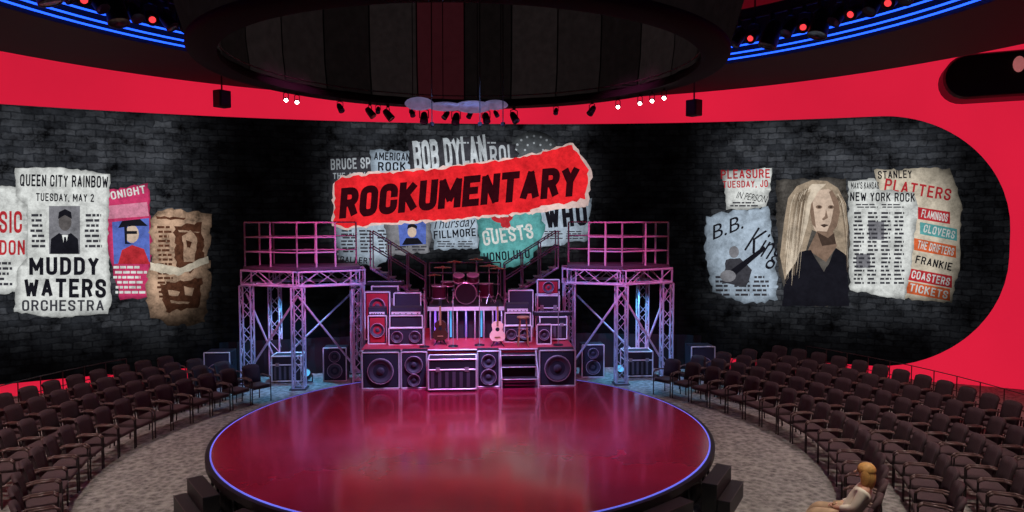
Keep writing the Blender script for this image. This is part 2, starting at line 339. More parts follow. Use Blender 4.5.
def poster(label,pts,mat,lay,tear=1.2,texts=(),lines=(),pics=(),lmat=None):
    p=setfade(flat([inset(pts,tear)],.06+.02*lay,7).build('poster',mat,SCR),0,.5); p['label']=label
    for tx in texts:
        mb=MB(); kw=tx[5] if len(tx)>5 else {}
        put_text(mb,tx[0],tx[1],tx[2],tx[3],.06+.02*lay+.016,**kw); setfade(mb.build('lettering',tx[4],p))
    if lines: setfade(flat(lines,.06+.02*lay+.006).build('small_print',lmat or DGREY,p))
    for i,(pl,mt) in enumerate(pics): setfade(flat([pl] if isinstance(pl[0],tuple) else pl,.06+.02*lay+.004+.0008*i).build('picture',mt,p))
    return p
poster('torn white poster with red capitals at the far left',[(-40,186),(18,186),(20,200),(30,206),(28,262),(16,292),(-40,300)],PAP,1,1.2,
  [('MUSIC',(-24,233),(22,233),22,REDI),('LONDON',(-27,255),(25,255),15,REDI)],news(-28,262,14,288,5))
poster('large old white concert bill with a portrait of a man in a suit',[(15,168),(60,167),(110,174),(108,245),(112,300),(108,314),(60,318),(14,312),(18,268),(27,258),(27,206),(16,196)],PAP,2,1.0,
  [('QUEEN CITY RAINBOW',(20,186),(108,188),12,INK),('TUESDAY, MAY 2',(36,201),(94,202),8,INK),('MUDDY',(29,275),(99,275),18,INK,dict(st=.5)),('WATERS',(24,297),(106,298),19,INK,dict(st=.5)),('ORCHESTRA',(22,311),(104,311),11,DGREY)],
  news(29,214,47,250,7)+news(83,214,104,250,7),
  [([(49,206),(80,206),(80,254),(49,254)],GREY),([(50,254),(51,239),(59,233),(65,236),(71,233),(78,239),(79,254)],INK),(ell(65,222,6.5,9),PM('half_tone_face',(.11,.10,.10))),([(58,219),(59,212),(65,209),(71,212),(72,219),(65,215)],INK),([(62,235),(65,250),(68,235)],PAP),([(64,237),(63,250),(66,253),(68,250),(66,237)],INK)])
poster('magenta poster with a figure in blue, its corner torn',[(100,192),(130,186),(148,183),(152,230),(150,298),(120,300),(108,250)],MAG,1,1.2,
  [('TONIGHT',(105,201),(146,193),8,PAP)],news(112,266,148,296,6),
  [([(106,206),(147,202),(149,216),(108,219)],PINKP),([(112,222),(149,218),(150,262),(114,264)],BLUP),(ell(132,234,7,9),SKN),([(118,228),(122,221),(140,219),(148,226),(132,226)],INK),([(118,264),(122,250),(132,245),(144,249),(150,264)],REDI),([(127,231),(137,231),(137,234),(127,234)],INK),([(124,225),(127,225),(127,242),(132,244),(125,244)],INK)],PAP)
poster('scorched tan poster with torn edges, rightmost of the left group',[(150,220),(158,211),(172,208),(190,212),(212,214),(208,250),(211,290),(205,322),(172,326),(150,318),(146,290),(152,260)],TAN,3,2.4,(),
  news(156,226,174,300,16),[(inset([(174,226),(202,222),(204,262),(190,274),(176,266)],1.6),BRN),(inset([(160,284),(202,278),(198,308),(166,312)],1.8),BRN),(inset([(182,236),(190,230),(197,238),(195,262),(184,262)],1),TAN),(inset([(150,262),(180,268),(208,256),(209,263),(178,276),(150,270)],1),PAPY)]+[(inset([(x,y),(x+w,y+2),(x+w-2,y+h),(x+1,y+h-1)],.8),q) for x,y,w,h,q in((186,240,6,8,BRN),(168,290,12,6,TAN),(184,286,10,10,TAN),(170,300,20,4,TAN),(156,216,30,4,BRN),(178,230,22,3,TAN))],BRN)
poster('dark grey bill with white headline, leftmost of the centre group',[(328,158),(378,156),(376,200),(384,262),(360,268),(332,262)],DGREY,1,1.5,
  [('BRUCE SPR',(331,170),(376,168),11,LGR),('THE ARENA',(333,179),(370,178),6,LGR)],news(335,226,380,262,8,2),(),LGR)
poster('pale blue newspaper sheet above the left of the red banner',[(370,150),(412,151),(416,190),(374,196)],PAP2,2,1.5,
  [('AMERICAN',(374,160),(410,161),8,INK),('ROCK',(378,171),(406,171),9,INK)],news(374,174,412,190,5,2))
poster('round dotted stamp above the right end of the red banner',ell(534,150,24,19,24),PM('faint_stamp',(.10,.11,.12)),1,.6,(),
  [ell(534+18*math.cos(a*PI/8),150+14*math.sin(a*PI/8),1.3,1.3,6) for a in range(16)]+[ell(534+9*math.cos(a*PI/4),150+7*math.sin(a*PI/4),1.2,1.2,6) for a in range(8)],(),LGR)
poster('black sheet with tall pale condensed lettering above the red banner',[(408,142),(470,136),(516,144),(520,163),(516,180),(410,186)],DGREY,3,2,
  [('BOB DYLAN',(415,172),(488,165),31,PM('bright_lettering',(.55,.60,.64),1.1),dict(st=.5,gap=.35)),('ROL',(491,166),(515,164),20,LGR)],news(418,176,480,184,2,3)+news(412,142,500,145,1,6),(),LGR)
poster('white newsprint page below the left half of the banner',[(336,222),(402,216),(398,250),(376,268),(338,258)],PAP2,3,1.8,[('GALLERY',(340,262),(372,264),6,INK)],news(340,230,394,254,7,3))
poster('grey sheet with a dark photograph below the banner',[(384,218),(432,214),(430,252),(388,256)],GREY,4,1.5,(),news(392,246,428,252,2,2),[([(398,222),(426,220),(426,244),(400,246)],BLUP),(ell(412,232,4.5,5.5),SKN),([(402,245),(406,238),(418,238),(423,244)],INK),([(407,229),(408,225),(413,223),(417,226),(417,229),(412,227)],INK)])
poster('white bill with black lettering in the middle below the banner',[(430,214),(480,210),(478,248),(434,250)],PAP2,5,1.5,[('Thursday',(434,229),(476,226),10,INK,dict(script=True)),('FILLMORE',(434,239),(476,236),8,INK)],news(436,241,476,248,3,2))
poster('teal poster with a red mouth emblem below the banner',[(476,210),(540,204),(545,230),(530,264),(500,268),(480,256)],TEAL,6,1.8,[('GUESTS',(484,246),(534,238),15,PAP),('HONOLULU',(484,262),(530,258),9,INK)],news(484,228,534,232,1,4),
  [(ell(502,217,11,6,16),REDI),(ell(502,216,7,2.2,12),PAP),([(500,217),(508,217),(511,227),(506,230),(501,226)],REDI)],PAP)
poster('white bill with heavy black letters, rightmost below the banner',[(532,206),(592,198),(588,240),(540,248)],PAP2,5,1.5,[('WHO',(546,229),(588,225),23,INK,dict(st=.55))],news(542,231,586,240,4,2))
bp=[(335,182),(342,177),(430,170),(520,158),(572,145),(577,152),(589,170),(584,204),(520,213),(450,219),(380,223),(345,228),(334,224)]
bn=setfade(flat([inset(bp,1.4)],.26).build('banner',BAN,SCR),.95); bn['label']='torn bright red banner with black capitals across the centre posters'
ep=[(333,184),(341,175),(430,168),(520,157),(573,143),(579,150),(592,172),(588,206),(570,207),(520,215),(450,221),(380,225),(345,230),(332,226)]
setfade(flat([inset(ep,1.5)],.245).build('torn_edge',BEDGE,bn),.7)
setfade(flat([inset([(530,210),(550,205),(568,203),(588,197),(586,207),(560,209),(532,215)],1.5)],.264).build('torn_edge',BEDGE,bn),.7)
mb=MB(); put_text(mb,'ROCKUMENTARY',(339,219),(578,196),31,.28,h1=31,st=.62,slant=.17,gap=.26); setfade(mb.build('lettering',PM('banner_ink',(.030,.003,.006),1,.2,5),bn),1)
poster('white strip bill with red capitals, top left of the right group',[(722,171),(772,168),(771,190),(766,208),(726,210)],PAP,1,1.4,[('PLEASURE',(721,179),(770,178),9,REDI),('TUESDAY, JO',(723,188),(768,187),7,REDI),('IN PERSON',(736,198),(767,203),7,INK,dict(script=True))],news(728,202,760,208,2))
poster('grey-white bill with a guitarist sketch and hand-drawn name',[(706,216),(740,210),(768,206),(775,250),(778,300),(744,304),(712,292),(704,250)],PAP2,2,2,[('B.B.',(713,240),(744,228),14,INK,dict(script=True)),('King',(744,250),(779,264),27,INK,dict(script=True))],news(714,276,770,298,5,3),
  [(ell(734,252,5,6),GREY),(inset([(722,284),(726,260),(740,258),(752,270),(746,286)],1),DGREY),([(728,272),(764,246),(766,249),(732,278)],INK),(ell(728,276,8,6),GREY)])
random.seed(11)
def strands(n,base,ln):
    out=[]
    for i in range(n):
        x=random.uniform(*base); y=random.uniform(184,190)+abs(x-816)*.42; sgn=-1 if x<818 else 1; L=random.uniform(*ln); w=random.uniform(.25,.7); ph=random.uniform(0,1)
        pts=[(x+sgn*1.25*math.sqrt(k*L)+math.sin(k*3+ph)*.8,y+k*L) for k in [j/8 for j in range(9)]]
        if 812<x<836: continue
        out.append([(a-w*(1-j/10),b) for j,(a,b) in enumerate(pts)]+[(a+w*.4*(1-j/10),b) for j,(a,b) in list(enumerate(pts))[::-1]])
    return out
FS=PM('printed_face_shadow',(.25,.165,.12),.9,.2,5); FD=PM('printed_deep_shadow',(.07,.045,.035),.9,.2,5)
poster('dim photograph of a person with long blond hair in a dark top',[(776,180),(846,178),(850,250),(846,306),(790,306),(778,270)],PM('portrait_ground',(.11,.10,.09),.9,.4,2),3,1.6,(),(),
  [([(784,222),(788,198),(797,186),(812,180),(827,181),(838,188),(846,204),(848,226),(846,262),(838,256),(834,238),(812,230),(806,250),(798,272),(786,286),(780,256)],HB[1]),
   ([(812,200),(817,190),(829,189),(837,198),(839,212),(836,226),(829,236),(822,237),(814,229),(811,215)],SKN),([(832,190),(838,200),(840,212),(837,226),(829,237),(825,236),(831,222),(834,206),(829,192)],FS),([(812,198),(814,212),(816,228),(812,224),(810,212)],FS),
   ([(817,231),(833,232),(837,246),(826,262),(808,250)],FS),([(817,232),(828,238),(834,233),(836,244),(822,246)],FD),
   (inset([(782,306),(785,280),(800,252),(811,250),(824,272),(836,248),(847,256),(849,306)],.6),INK),
   (strands(60,(794,840),(34,92)),HB[0]),(strands(46,(794,842),(34,92)),HB[2]),
   ([(800,196),(812,184),(826,184),(818,192),(811,204),(808,222),(803,240),(796,262),(786,276),(786,246),(792,214)],HB[0]),(strands(34,(795,811),(40,88)),HB[1]),(strands(14,(798,811),(40,80)),HB[2]),
   ([ell(819,207,3.4,2.0,10),ell(831,207,3.2,2.0,10)],FS),([ell(819.3,207,1.9,1.1,8),ell(831,207,1.8,1.1,8)],FD),([(820,225),(824,224),(829,225),(824,227.5)],FD),([(826,209),(828,218),(823,220.5),(822,219),(825,216)],FS)])
random.seed(5)
poster('white newspaper bill with narrow columns in the right group',[(848,181),(874,178),(880,190),(914,192),(918,206),(912,262),(905,300),(850,290)],PAP,4,1.2,[("MAX'S KANSAS",(851,189),(879,189),7,INK),('NEW YORK ROCK',(850,201),(915,202),9,INK)],news(852,212,906,286,18,4)+news(854,204,905,209,2,2),[(inset([(868,222),(884,221),(884,240),(869,240)],.5),GREY),(inset([(856,254),(870,254),(870,268),(856,268)],.5),GREY)])
bars=[((918,207),(950,212),REDI,'FLAMINGOS'),((920,222),(957,229),TEAL,'CLOVERS'),((914,238),(956,246),ORG,'THE DRIFTERS'),((912,253),(954,261),PAPY,'FRANKIE'),((908,268),(952,276),REDI,'COASTERS'),((906,281),(950,289),ORG,'TICKETS')]
poster('cream poster stacked with red, teal and orange name strips at the far right',[(874,170),(950,168),(962,205),(960,262),(952,303),(900,298),(906,240),(906,200),(876,194)],PAPY,3,1.4,
  [('STANLEY',(878,179),(912,178),8,INK),('PLATTERS',(884,190),(950,201),12,REDI)]+[(b[3],(b[0][0]+3,b[0][1]+10),(b[1][0]-3,b[1][1]+10),8,(INK if b[2] is PAPY else PAP)) for b in bars],(),
  [([b[0],b[1],(b[1][0],b[1][1]+12),(b[0][0],b[0][1]+12)],b[2]) for b in bars])
# ---------------------------------------------------------------- wall pod at the right
def pod():
    t0=scr(938,80,0);t1=scr(1075,80,0); a0=math.atan2(t0.x-C0[0],t0.y-C0[1]);a1=math.atan2(t1.x-C0[0],t1.y-C0[1])
    zt=scr(1000,58,0).z; zb=scr(1000,102,0).z; h=(zt-zb)/2; zm=(zt+zb)/2
    L=(a1-a0)*RS; pts=[]
    for i in range(13): 
        a=PI/2+PI*i/12; pts.append((h+h*math.cos(a),h*math.sin(a)))
    for i in range(13):
        a=-PI/2+PI*i/12; pts.append((L-h+h*math.cos(a),h*math.sin(a)))
    mb=MB(); n=len(pts); vs=[]
    for r,k in((RS,1),(RS-.9,1),(RS-1.0,.92)):
        for s_,z in pts:
            s2=L/2+(s_-L/2)*(k if k==1 else .97); th=a0+s2/RS; vs.append((C0[0]+r*math.sin(th),C0[1]+r*math.cos(th),zm+z*k))
    f=[]
    for q in range(2):
        for i in range(n): f.append((q*n+i,q*n+(i+1)%n,(q+1)*n+(i+1)%n,(q+1)*n+i))
    f.append(tuple(range(2*n,3*n)))
    mb.add(vs,f); t=thing('wall_pod','rounded black pod jutting from the red wall at upper right','wall pod'); mb.build('housing',BLK,t)
    p=circ_hit(1019,64,C0,RS-1.05); m2=MB(); m2.ball(p,.13,.13,.2); m2.build('lamp',M('pink_lamp',(.4,.15,.14),.5,0,(.6,.18,.18),.5),t)
pod()
# ---------------------------------------------------------------- hanging drum above the stage
DR=-.13
t=thing('hanging_drum','giant black fabric-sided drum hanging over the round stage','hanging drum',(0,13.6,0))
PN=[M('drum_cloth_%d'%i,c,1,0,(.012,.009,.009),.55*k,.45,6,.5) for i,(c,k) in enumerate([((.014,.011,.012),1),((.018,.014,.015),1.3),((.010,.009,.010),.5)])]; PR=M('red_light_painted_cloth',(.03,.010,.012),1,0,(.028,.005,.007),.7)  # faint emission stands in for bounce light; red light painted onto one panel
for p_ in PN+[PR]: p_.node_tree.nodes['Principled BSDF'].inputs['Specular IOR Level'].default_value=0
NP=24
for i in range(NP):
    a0=2*PI*i/NP+.004; a1=2*PI*(i+1)/NP-.004
    mb=MB(); prof=[(4.36,7.64+DR),(4.44,8.1),(4.48,9.0),(4.50,10.48)]
    m_=8; v=[];f=[]
    for j in range(m_+1):
        a=a0+(a1-a0)*j/m_; bow=.05*math.cos(PI*j/m_*2)
        for (r,z) in prof: v.append(((r+bow)*math.cos(a),(r+bow)*math.sin(a),z))
    for j in range(m_):
        for q in range(3): f.append((j*4+q,j*4+q+1,(j+1)*4+q+1,(j+1)*4+q))
    mb.add(v,f)
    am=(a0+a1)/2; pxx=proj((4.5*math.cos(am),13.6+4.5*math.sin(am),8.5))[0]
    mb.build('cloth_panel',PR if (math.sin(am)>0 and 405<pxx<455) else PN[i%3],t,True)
mb=MB(); mb.lathe([(4.62,7.62+DR),(4.64,10.48)],96); mb.build('backing',BLK,t)
RIM=M('rim_metal',(.010,.008,.009),.8,0); RIM.node_tree.nodes['Principled BSDF'].inputs['Specular IOR Level'].default_value=.1
mb=MB(); mb.lathe([(r,z+DR) for r,z in [(4.30,7.46),(4.74,7.46),(4.78,7.52),(4.78,7.60),(4.66,7.64),(4.36,7.64),(4.30,7.58),(4.30,7.46)]],96); mb.build('rim',RIM,t,True)
mb=MB(); mb.lathe([(4.33+.015*math.cos(a*PI/3),7.72+DR+.015*math.sin(a*PI/3)) for a in range(7)],96); mb.build('hoop',M('hoop_metal',(.04,.03,.03),.6,.1),t)
mb=MB(); mb.lathe([(4.70,7.60+DR),(5.0,8.5),(5.05,8.5),(4.75,7.60+DR),(4.70,7.60+DR)],96); mb.build('skirt',PN[2],t)
def make_light(lens,sc,name='stage_light',bodyr=.11,L=.36,tilt=40,lf=1.):
    o=bpy.data.objects.new(name,None); col.objects.link(o); o.empty_display_size=.05
    rot=Matrix.Rotation(R(-tilt),3,'X')
    mb=MB(); mb.lathe([(.001,.5*L),(bodyr*.6,.5*L),(bodyr*.85,.35*L),(bodyr,0),(bodyr*1.08,-.45*L),(bodyr*1.1,-.5*L),(bodyr*.95*lf,-.5*L),(bodyr*.9*lf,-.42*L)],14,rot,c=(0,0,-.32)); mb.build('body',BLKM,o,True)
    mb=MB(); mb.lathe([(.001,-.46*L),(bodyr*.6*lf,-.47*L),(bodyr*.93*lf,-.48*L)],14,rot,c=(0,0,-.32)); mb.build('lens',lens,o)
    mb=MB(); mb.path([(-bodyr*1.15,0,-.34),(-bodyr*1.15,0,-.12),(0,0,-.08),(bodyr*1.15,0,-.12),(bodyr*1.15,0,-.34)],.014); mb.build('yoke',BLKM,o)
    mb=MB(); mb.box(-.035,.035,-.04,.04,-.1,.04,.008); mb.build('clamp',BLKM,o)
    o.scale=(sc,)*3; return o
lights_src={'red':make_light(REDL,1.15,'stage_light',.10,.36,62,.6),'dark':make_light(DARKL,1.1),'small':make_light(DARKL,.62),'white':make_light(WHT,.62,'spotlight',.07,.2,62),'big':make_light(DARKL,1.3,'moving_light',.14,.42,20)}
used=set()
def put_light(kind,loc,rz,label,group,sc=1):
    s=lights_src[kind]
    if kind in used: o=copy_tree(s)
    else: o=s; used.add(kind)
    o.location=loc; o.rotation_euler=(0,0,rz); tag(o,label,'stage light',group)
    if sc!=1: o.scale=tuple(q*sc for q in o.scale)
    return o
t=thing('lighting_pipe','black ring of pipe carrying lights inside the ceiling recess','pipe',(CC[0],CC[1],8.95))
mb=MB(); mb.lathe([(7.85+.03*math.cos(a*PI/3),.03*math.sin(a*PI/3)) for a in range(7)],96); mb.build('pipe',BLKM,t)
for a in range(0,360,20):
    mb=MB(); mb.tube((7.85*math.cos(R(a)),7.85*math.sin(R(a)),0),(7.85*math.cos(R(a)),7.85*math.sin(R(a)),1.55),.018); mb.build('hanger',BLKM,t)
def ringpos(px,r=7.85):
    p=circ_hit(px,217,CC,r); return p.x,p.y
def face(x,y,tx=0,ty=13.6): return math.atan2((tx-x),-(ty-y))
for side,pxs in (('left',[(10,'dark'),(30,'red'),(52,'big'),(72,'dark'),(88,'red'),(104,'dark'),(122,'big'),(140,'dark'),(156,'red'),(172,'dark'),(188,'red'),(204,'dark')]),('right',[(736,'dark'),(750,'red'),(768,'big'),(786,'dark'),(800,'red'),(816,'big'),(834,'dark'),(850,'red'),(868,'dark'),(886,'red'),(904,'dark'),(922,'red'),(942,'dark'),(962,'red')])):
    for i,(px,k) in enumerate(pxs):
        x,y=ringpos(px)
        put_light(k,(x,y,8.92),face(x,y,0,6+random.uniform(-3,3)) if k=='red' else face(x,y)+random.uniform(-.6,.6),'%s, %s from left on the %s ceiling ring'%({'red':'black lantern with red lens','dark':'unlit black lantern','big':'bulky black moving light'}[k],ORD[i],side),'stage lights on the ceiling ring')
for i,px in enumerate([286,297,618,640,652,664]):
    p=circ_hit(px,100,(0,13.6),4.5); 
    put_light('white',(p.x,p.y,7.47+DR),face(p.x,p.y,0,0),'small glowing white spotlight, %s from left under the drum rim'%ORD[i],'white spotlights under the drum rim')
for i,(px,sc) in enumerate([(340,.8),(370,1.2),(378,.8),(388,1.3),(412,.9),(424,1.4),(446,1),(456,1.4),(470,.9),(486,1.3),(496,.8),(514,1.3),(556,.8),(592,1.1)]):
    p=circ_hit(px,100,(0,13.6),4.5)
    put_light('small',(p.x,p.y,7.47+DR),face(p.x,p.y)+random.uniform(-1,1),'small unlit black lantern, %s from left under the drum rim'%ORD[i],'black lanterns under the drum rim',sc if i else 1)
for i,(px,py) in enumerate([(222,99),(694,108)]):
    q=circ_hit(px,py,(0,13.6),7.0); t=thing('monitor_speaker','small black box speaker hanging under the ceiling ring on the %s of the drum'%('left','right')[i],'speaker',(q.x,q.y,q.z),face(q.x,q.y))
    mb=MB(); mb.box(-.16,.16,-.13,.13,-.2,.2,.02); mb.build('cabinet',BLK,t); mb=MB(); mb.box(-.13,.13,-.145,-.132,-.17,.17,.004); mb.build('grille',GRIL,t); mb=MB(); mb.tube((0,0,.2),(0,0,8.2-q.z if (Vector((q.x-CC[0],q.y-CC[1])).length>8.6) else 10.5-q.z),.02); mb.build('hanger',BLKM,t)
t=thing('hanging_cloth','pale gathered cloth with painted-in violet light slung beneath the drum, centre','cloth',(0,16.9,7.24))
CLO=M('violet_light_painted_cloth',(.30,.28,.38),.7,0,(.26,.22,.42),.35,.7,5,.4)  # violet light on the cloth put into its colour and emission
mb=MB()
for (x,z,w,h) in((-1.05,.04,.34,.15),(-.45,-.02,.42,.10),(.2,-.02,.45,.14),(.72,.03,.30,.11)):
    mb.ball((x,0,z-.05),w,.3,h,14)
mb.build('folds',CLO,t,True)
for x in(-1.2,-.5,.3,.85):
    mb=MB(); mb.tube((x,0,0),(x,0,3.2),.01); mb.build('line',BLK,t)
for i,px in enumerate([432,480,503]):
    q=on_y(px,126,16.2); t=thing('hanging_rod','thin black rod ending above the banner, %s from the left'%ORD[i],'rod',(q.x,q.y,q.z),0,'rods hanging under the drum'); mb=MB(); mb.tube((0,0,.08),(0,0,10.45-q.z),.012); mb.build('rod',BLK,t); mb=MB(); mb.lathe([(.001,-.02),(.05,0),(.05,.08),(.001,.1)],10); mb.build('end_cap',BLKM,t)
# ---------------------------------------------------------------- round stage
STG=M('glossy_red_stage',(.40,.018,.065),.26,0,None,0,.35,1.1,0,1.)
t=thing('round_stage','large round glossy red stage with a glowing violet-blue rim','stage',(0,13.6,0))
mb=MB(); mb.lathe([(.001,SZ),(2,SZ),(SR-.06,SZ),(SR-.06,SZ-.06)],128); mb.build('stage_top',STG,t)
mb=MB(); mb.lathe([(SR-.06,SZ-.05),(SR-.06,SZ+.003),(SR-.035,SZ+.003),(SR-.035,SZ-.05)],128); mb.build('rim_light',VIO,t)
mb=MB(); mb.lathe([(SR-.035,SZ-.01),(SR+.04,SZ-.01),(SR+.04,SZ-.12),(SR-.1,SZ-.12),(SR-.1,.0)],128); mb.build('edge',BLKM,t)
for i in range(36):
    a=2*PI*i/36; mb=MB(); mb.tube(((SR-.07)*math.cos(a),(SR-.07)*math.sin(a),0),((SR-.07)*math.cos(a),(SR-.07)*math.sin(a),SZ-.1),.025); mb.build('fascia_batten',BLKM,t)
for i,(phi,lb) in enumerate([(-123,'outer left'),(123,'outer right'),(-144,'inner left'),(144,'inner right')]):
    p=polar(SR+.06,phi); t=thing('stage_steps','low black block of steps against the stage edge, %s at the front'%lb,'steps',(p.x,p.y,0),math.atan2(p.x,-(p.y-13.6)),'steps round the stage front')
    for k,(z,d) in enumerate(((.50,.26),(.27,.46))):
        mb=MB(); mb.box(-.5,.5,-d,-.02 if k==0 else -.265,0,z,.012); mb.build('step',BLK,t)
        mb=MB(); mb.box(-.5,.5,-d-.004,-d+.01,z-.010,z+.004); mb.build('nosing',LEGM,t)
# ---------------------------------------------------------------- backline
def speaker_cab(x0,x1,z0,h,yf,dep,cones,label,cat='speaker',group=None,name='speaker_cabinet',rz=0,gm=None):
    w=x1-x0; t=thing(name,label,cat,((x0+x1)/2,yf+dep/2,z0),rz,group); hw=w/2; hd=dep/2
    mb=MB(); mb.box(-hw,hw,-hd+.02,hd,0,h,.02); mb.build('cabinet',TOLEX,t)
    mb=MB(); mb.box(-hw+.05,hw-.05,-hd+.0,-hd+.03,.05,h-.05,.004); mb.build('grille',gm or GRIL,t)
    mb=MB()
    for a,b in(((-hw,0),(hw,0)),((hw,0),(hw,h)),((hw,h),(-hw,h)),((-hw,h),(-hw,0))): mb.tube((a[0]*.985,-hd+.012,a[1]*.98+.01),(b[0]*.985,-hd+.012,b[1]*.98+.01),.019,6)
    mb.build('edge_trim',TRIMM,t)
    rx=Matrix.Rotation(R(90),3,'X')
    for (cx,cz,r) in cones:
        mb=MB(); mb.lathe([(.001,-.0),(r*.3,.012),(r*.34,-.03),(r*.82,.018),(r*.88,.035),(r,.035),(r*1.02,.0)],20,rx,c=(cx,-hd-.004,cz)); mb.build('speaker_cone',CONE,t,True)
        mb=MB(); mb.lathe([(r*.99,.0),(r*.99,.04),(r*1.05,.04),(r*1.05,0)],20,rx,c=(cx,-hd-.002,cz)); mb.build('cone_ring',RAILM,t,True)
    mb=MB(); mb.box(hw-.004,hw+.012,-.1,.1,h*.6,h*.7,.004); mb.build('handle',BLKM,t)
    return t
def amp_head(x0,x1,z0,h,yf,dep,label):
    w=x1-x0; t=thing('amplifier_head',label,'amplifier',((x0+x1)/2,yf+dep/2,z0)); hw=w/2;hd=dep/2
    mb=MB(); mb.box(-hw,hw,-hd,hd,0,h,.015); mb.build('case',TOLEX,t)
    mb=MB(); mb.box(-hw+.03,hw-.03,-hd-.008,-hd+.004,.03,h*.45,.003); mb.build('control_panel',TRIMM,t)
    mb=MB(); mb.box(-hw+.03,hw-.03,-hd-.006,-hd+.004,h*.5,h-.03,.003); mb.build('grille',GRIL,t)
    for k in range(5):
        mb=MB(); mb.tube((-hw+.1+k*(w-.2)/4,-hd-.008,h*.24),(-hw+.1+k*(w-.2)/4,-hd-.03,h*.24),.014,8); mb.build('knob',BLK,t)
def road_case(x,y,z,w,d,h,label,rz=0):
    t=thing('road_case',label,'flight case',(x,y,z),rz); hw=w/2;hd=d/2; g=.05
    mb=MB(); mb.box(-hw,hw,-hd,hd,g,h,.01); mb.build('body',TOLEX,t)
    mb=MB()
    for sx in(-hw,hw):
        for sy in(-hd,hd): mb.tube((sx,sy,g),(sx,sy,h),.02)
    for z_ in(g,h*.68,h):
        for a,b in(((-hw,-hd),(hw,-hd)),((hw,-hd),(hw,hd)),((hw,hd),(-hw,hd)),((-hw,hd),(-hw,-hd))): mb.tube((*a,z_),(*b,z_),.02)
    mb.build('metal_edging',TRIMM,t)
    n=max(3,int(w/.16)); 
    mb=MB()
    for k in range(n): mb.box(-hw+.06+k*(w-.12)/n,-hw+.06+(k+.45)*(w-.12)/n,-hd-.012,-hd+.002,g+.05,h*.62)
    mb.build('ribs',RIB,t)
    for k in(-.6,.6):
        mb=MB(); mb.box(hw*k-.05,hw*k+.05,-hd-.025,-hd,h*.62,h*.76,.006); mb.build('latch',CHR,t)
    for sx in(-hw+.06,hw-.06):
        for sy in(-hd+.06,hd-.06):
            mb=MB(); mb.tube((sx-.015,sy,.025),(sx+.015,sy,.025),.026,10); mb.build('caster',BLK,t)
YF=16.62
speaker_cab(-2.40,-1.54,SZ,.86,YF,.45,[(0,.42,.29)],'large square loudspeaker at the left end of the front row on stage')
speaker_cab(-1.50,-.90,SZ,.86,YF,.45,[(0,.56,.2),(0,.2,.14)],'narrower loudspeaker second from left in the front row on stage')
road_case(-.30,16.55,SZ,1.10,.55,.74,'ribbed black flight case standing foremost in the middle of the stage front row')
speaker_cab(.28,.80,SZ,.86,YF,.45,[(0,.25,.18),(0,.62,.16)],'tall narrow loudspeaker right of the ribbed flight case')
speaker_cab(1.74,2.60,SZ,.86,YF,.45,[(0,.43,.30)],'large square loudspeaker at the right end of the front row on stage')
t=thing('access_steps','short metal-edged steps up to the platform, between two loudspeakers','steps',(1.27,16.8,SZ))
for k in range(3):
    mb=MB(); mb.box(-.41,.41,-.36+k*.22,-.13+k*.22,.24+k*.24-.04,.24+k*.24,.006); mb.build('tread',TOLEX,t)
    mb=MB(); mb.tube((-.41,-.36+k*.22,.22+k*.24),(.41,-.36+k*.22,.22+k*.24),.012); mb.build('nosing',TRIMM,t)
for sx in(-.43,.43):
    mb=MB(); mb.box(sx-.012,sx+.012,-.37,.3,0,.12); mb.tube((sx,-.36,0),(sx,-.36,.24),.018); mb.tube((sx,-.36,.24),(sx,.28,.78),.018); mb.tube((sx,.28,0),(sx,.28,.78),.018); mb.tube((sx,-.36,.05),(sx,.28,.5),.014); mb.build('side_frame',TRIMM,t)
PZ=1.42
t=thing('platform','red-topped band platform behind the row of loudspeakers','platform',(0,0,0))
mb=MB(); mb.box(-2.5,2.65,17.15,20.5,PZ-.10,PZ,.01); mb.build('deck',DECK,t)
mb=MB(); mb.tube((-2.5,17.14,PZ-.02),(2.65,17.14,PZ-.02),.02); mb.build('nosing',TRIMM,t)
for x in(-2.2,-.8,.8,2.2):
    for y,z in((17.25,SZ),(18.9,0),(20.3,0)):
        mb=MB(); mb.tube((x,y,z),(x,y,PZ-.1),.035,8); mb.build('leg',RAILM,t)
mb=MB(); mb.box(-2.45,2.6,17.18,17.2,SZ+.02,PZ-.1); mb.build('skirt',BLK,t)
speaker_cab(-1.90,-1.04,PZ,.42,17.75,.4,[(-.22,.21,.14),(.22,.21,.14)],'lower twin-cone cabinet of the left amplifier stack')
speaker_cab(-1.88,-1.06,PZ+.425,.30,17.78,.36,[],'upper grille cabinet of the left amplifier stack')
amp_head(-1.86,-1.08,PZ+.73,.22,17.8,.3,'amplifier head on top of the left stack')
speaker_cab(.98,1.68,PZ,.42,17.95,.4,[(-.17,.21,.13),(.17,.21,.13)],'lower twin-cone cabinet of the right amplifier stack')
speaker_cab(1.00,1.66,PZ+.425,.32,17.98,.36,[],'upper grille cabinet of the right amplifier stack')
amp_head(1.03,1.62,PZ+.75,.24,18.0,.3,'amplifier head on top of the right stack')
speaker_cab(-2.42,-1.96,PZ,.72,17.9,.4,[(0,.36,.17)],'cabinet with red light painted into its grille at the far left of the platform',gm=REDLIT)
amp_head(-2.42,-1.98,PZ+.725,.2,17.92,.3,'amplifier head on the cabinet with red light painted into its grille')
speaker_cab(1.78,2.14,PZ,.5,17.6,.3,[(0,.25,.13)],'small combo amplifier between the stool and the keyboard case',cat='amplifier',name='combo_amplifier')
speaker_cab(-2.6,-1.95,PZ,1.25,18.6,.4,[(0,.35,.2),(0,.88,.2)],'tall two-cone cabinet rising behind the left amplifiers',gm=REDLIT)
speaker_cab(-1.85,-1.15,PZ,1.22,18.6,.4,[],'tall plain cabinet rising behind the left amplifier stack')
speaker_cab(1.15,1.8,PZ,1.25,18.8,.4,[],'tall plain cabinet rising behind the right amplifier stack')
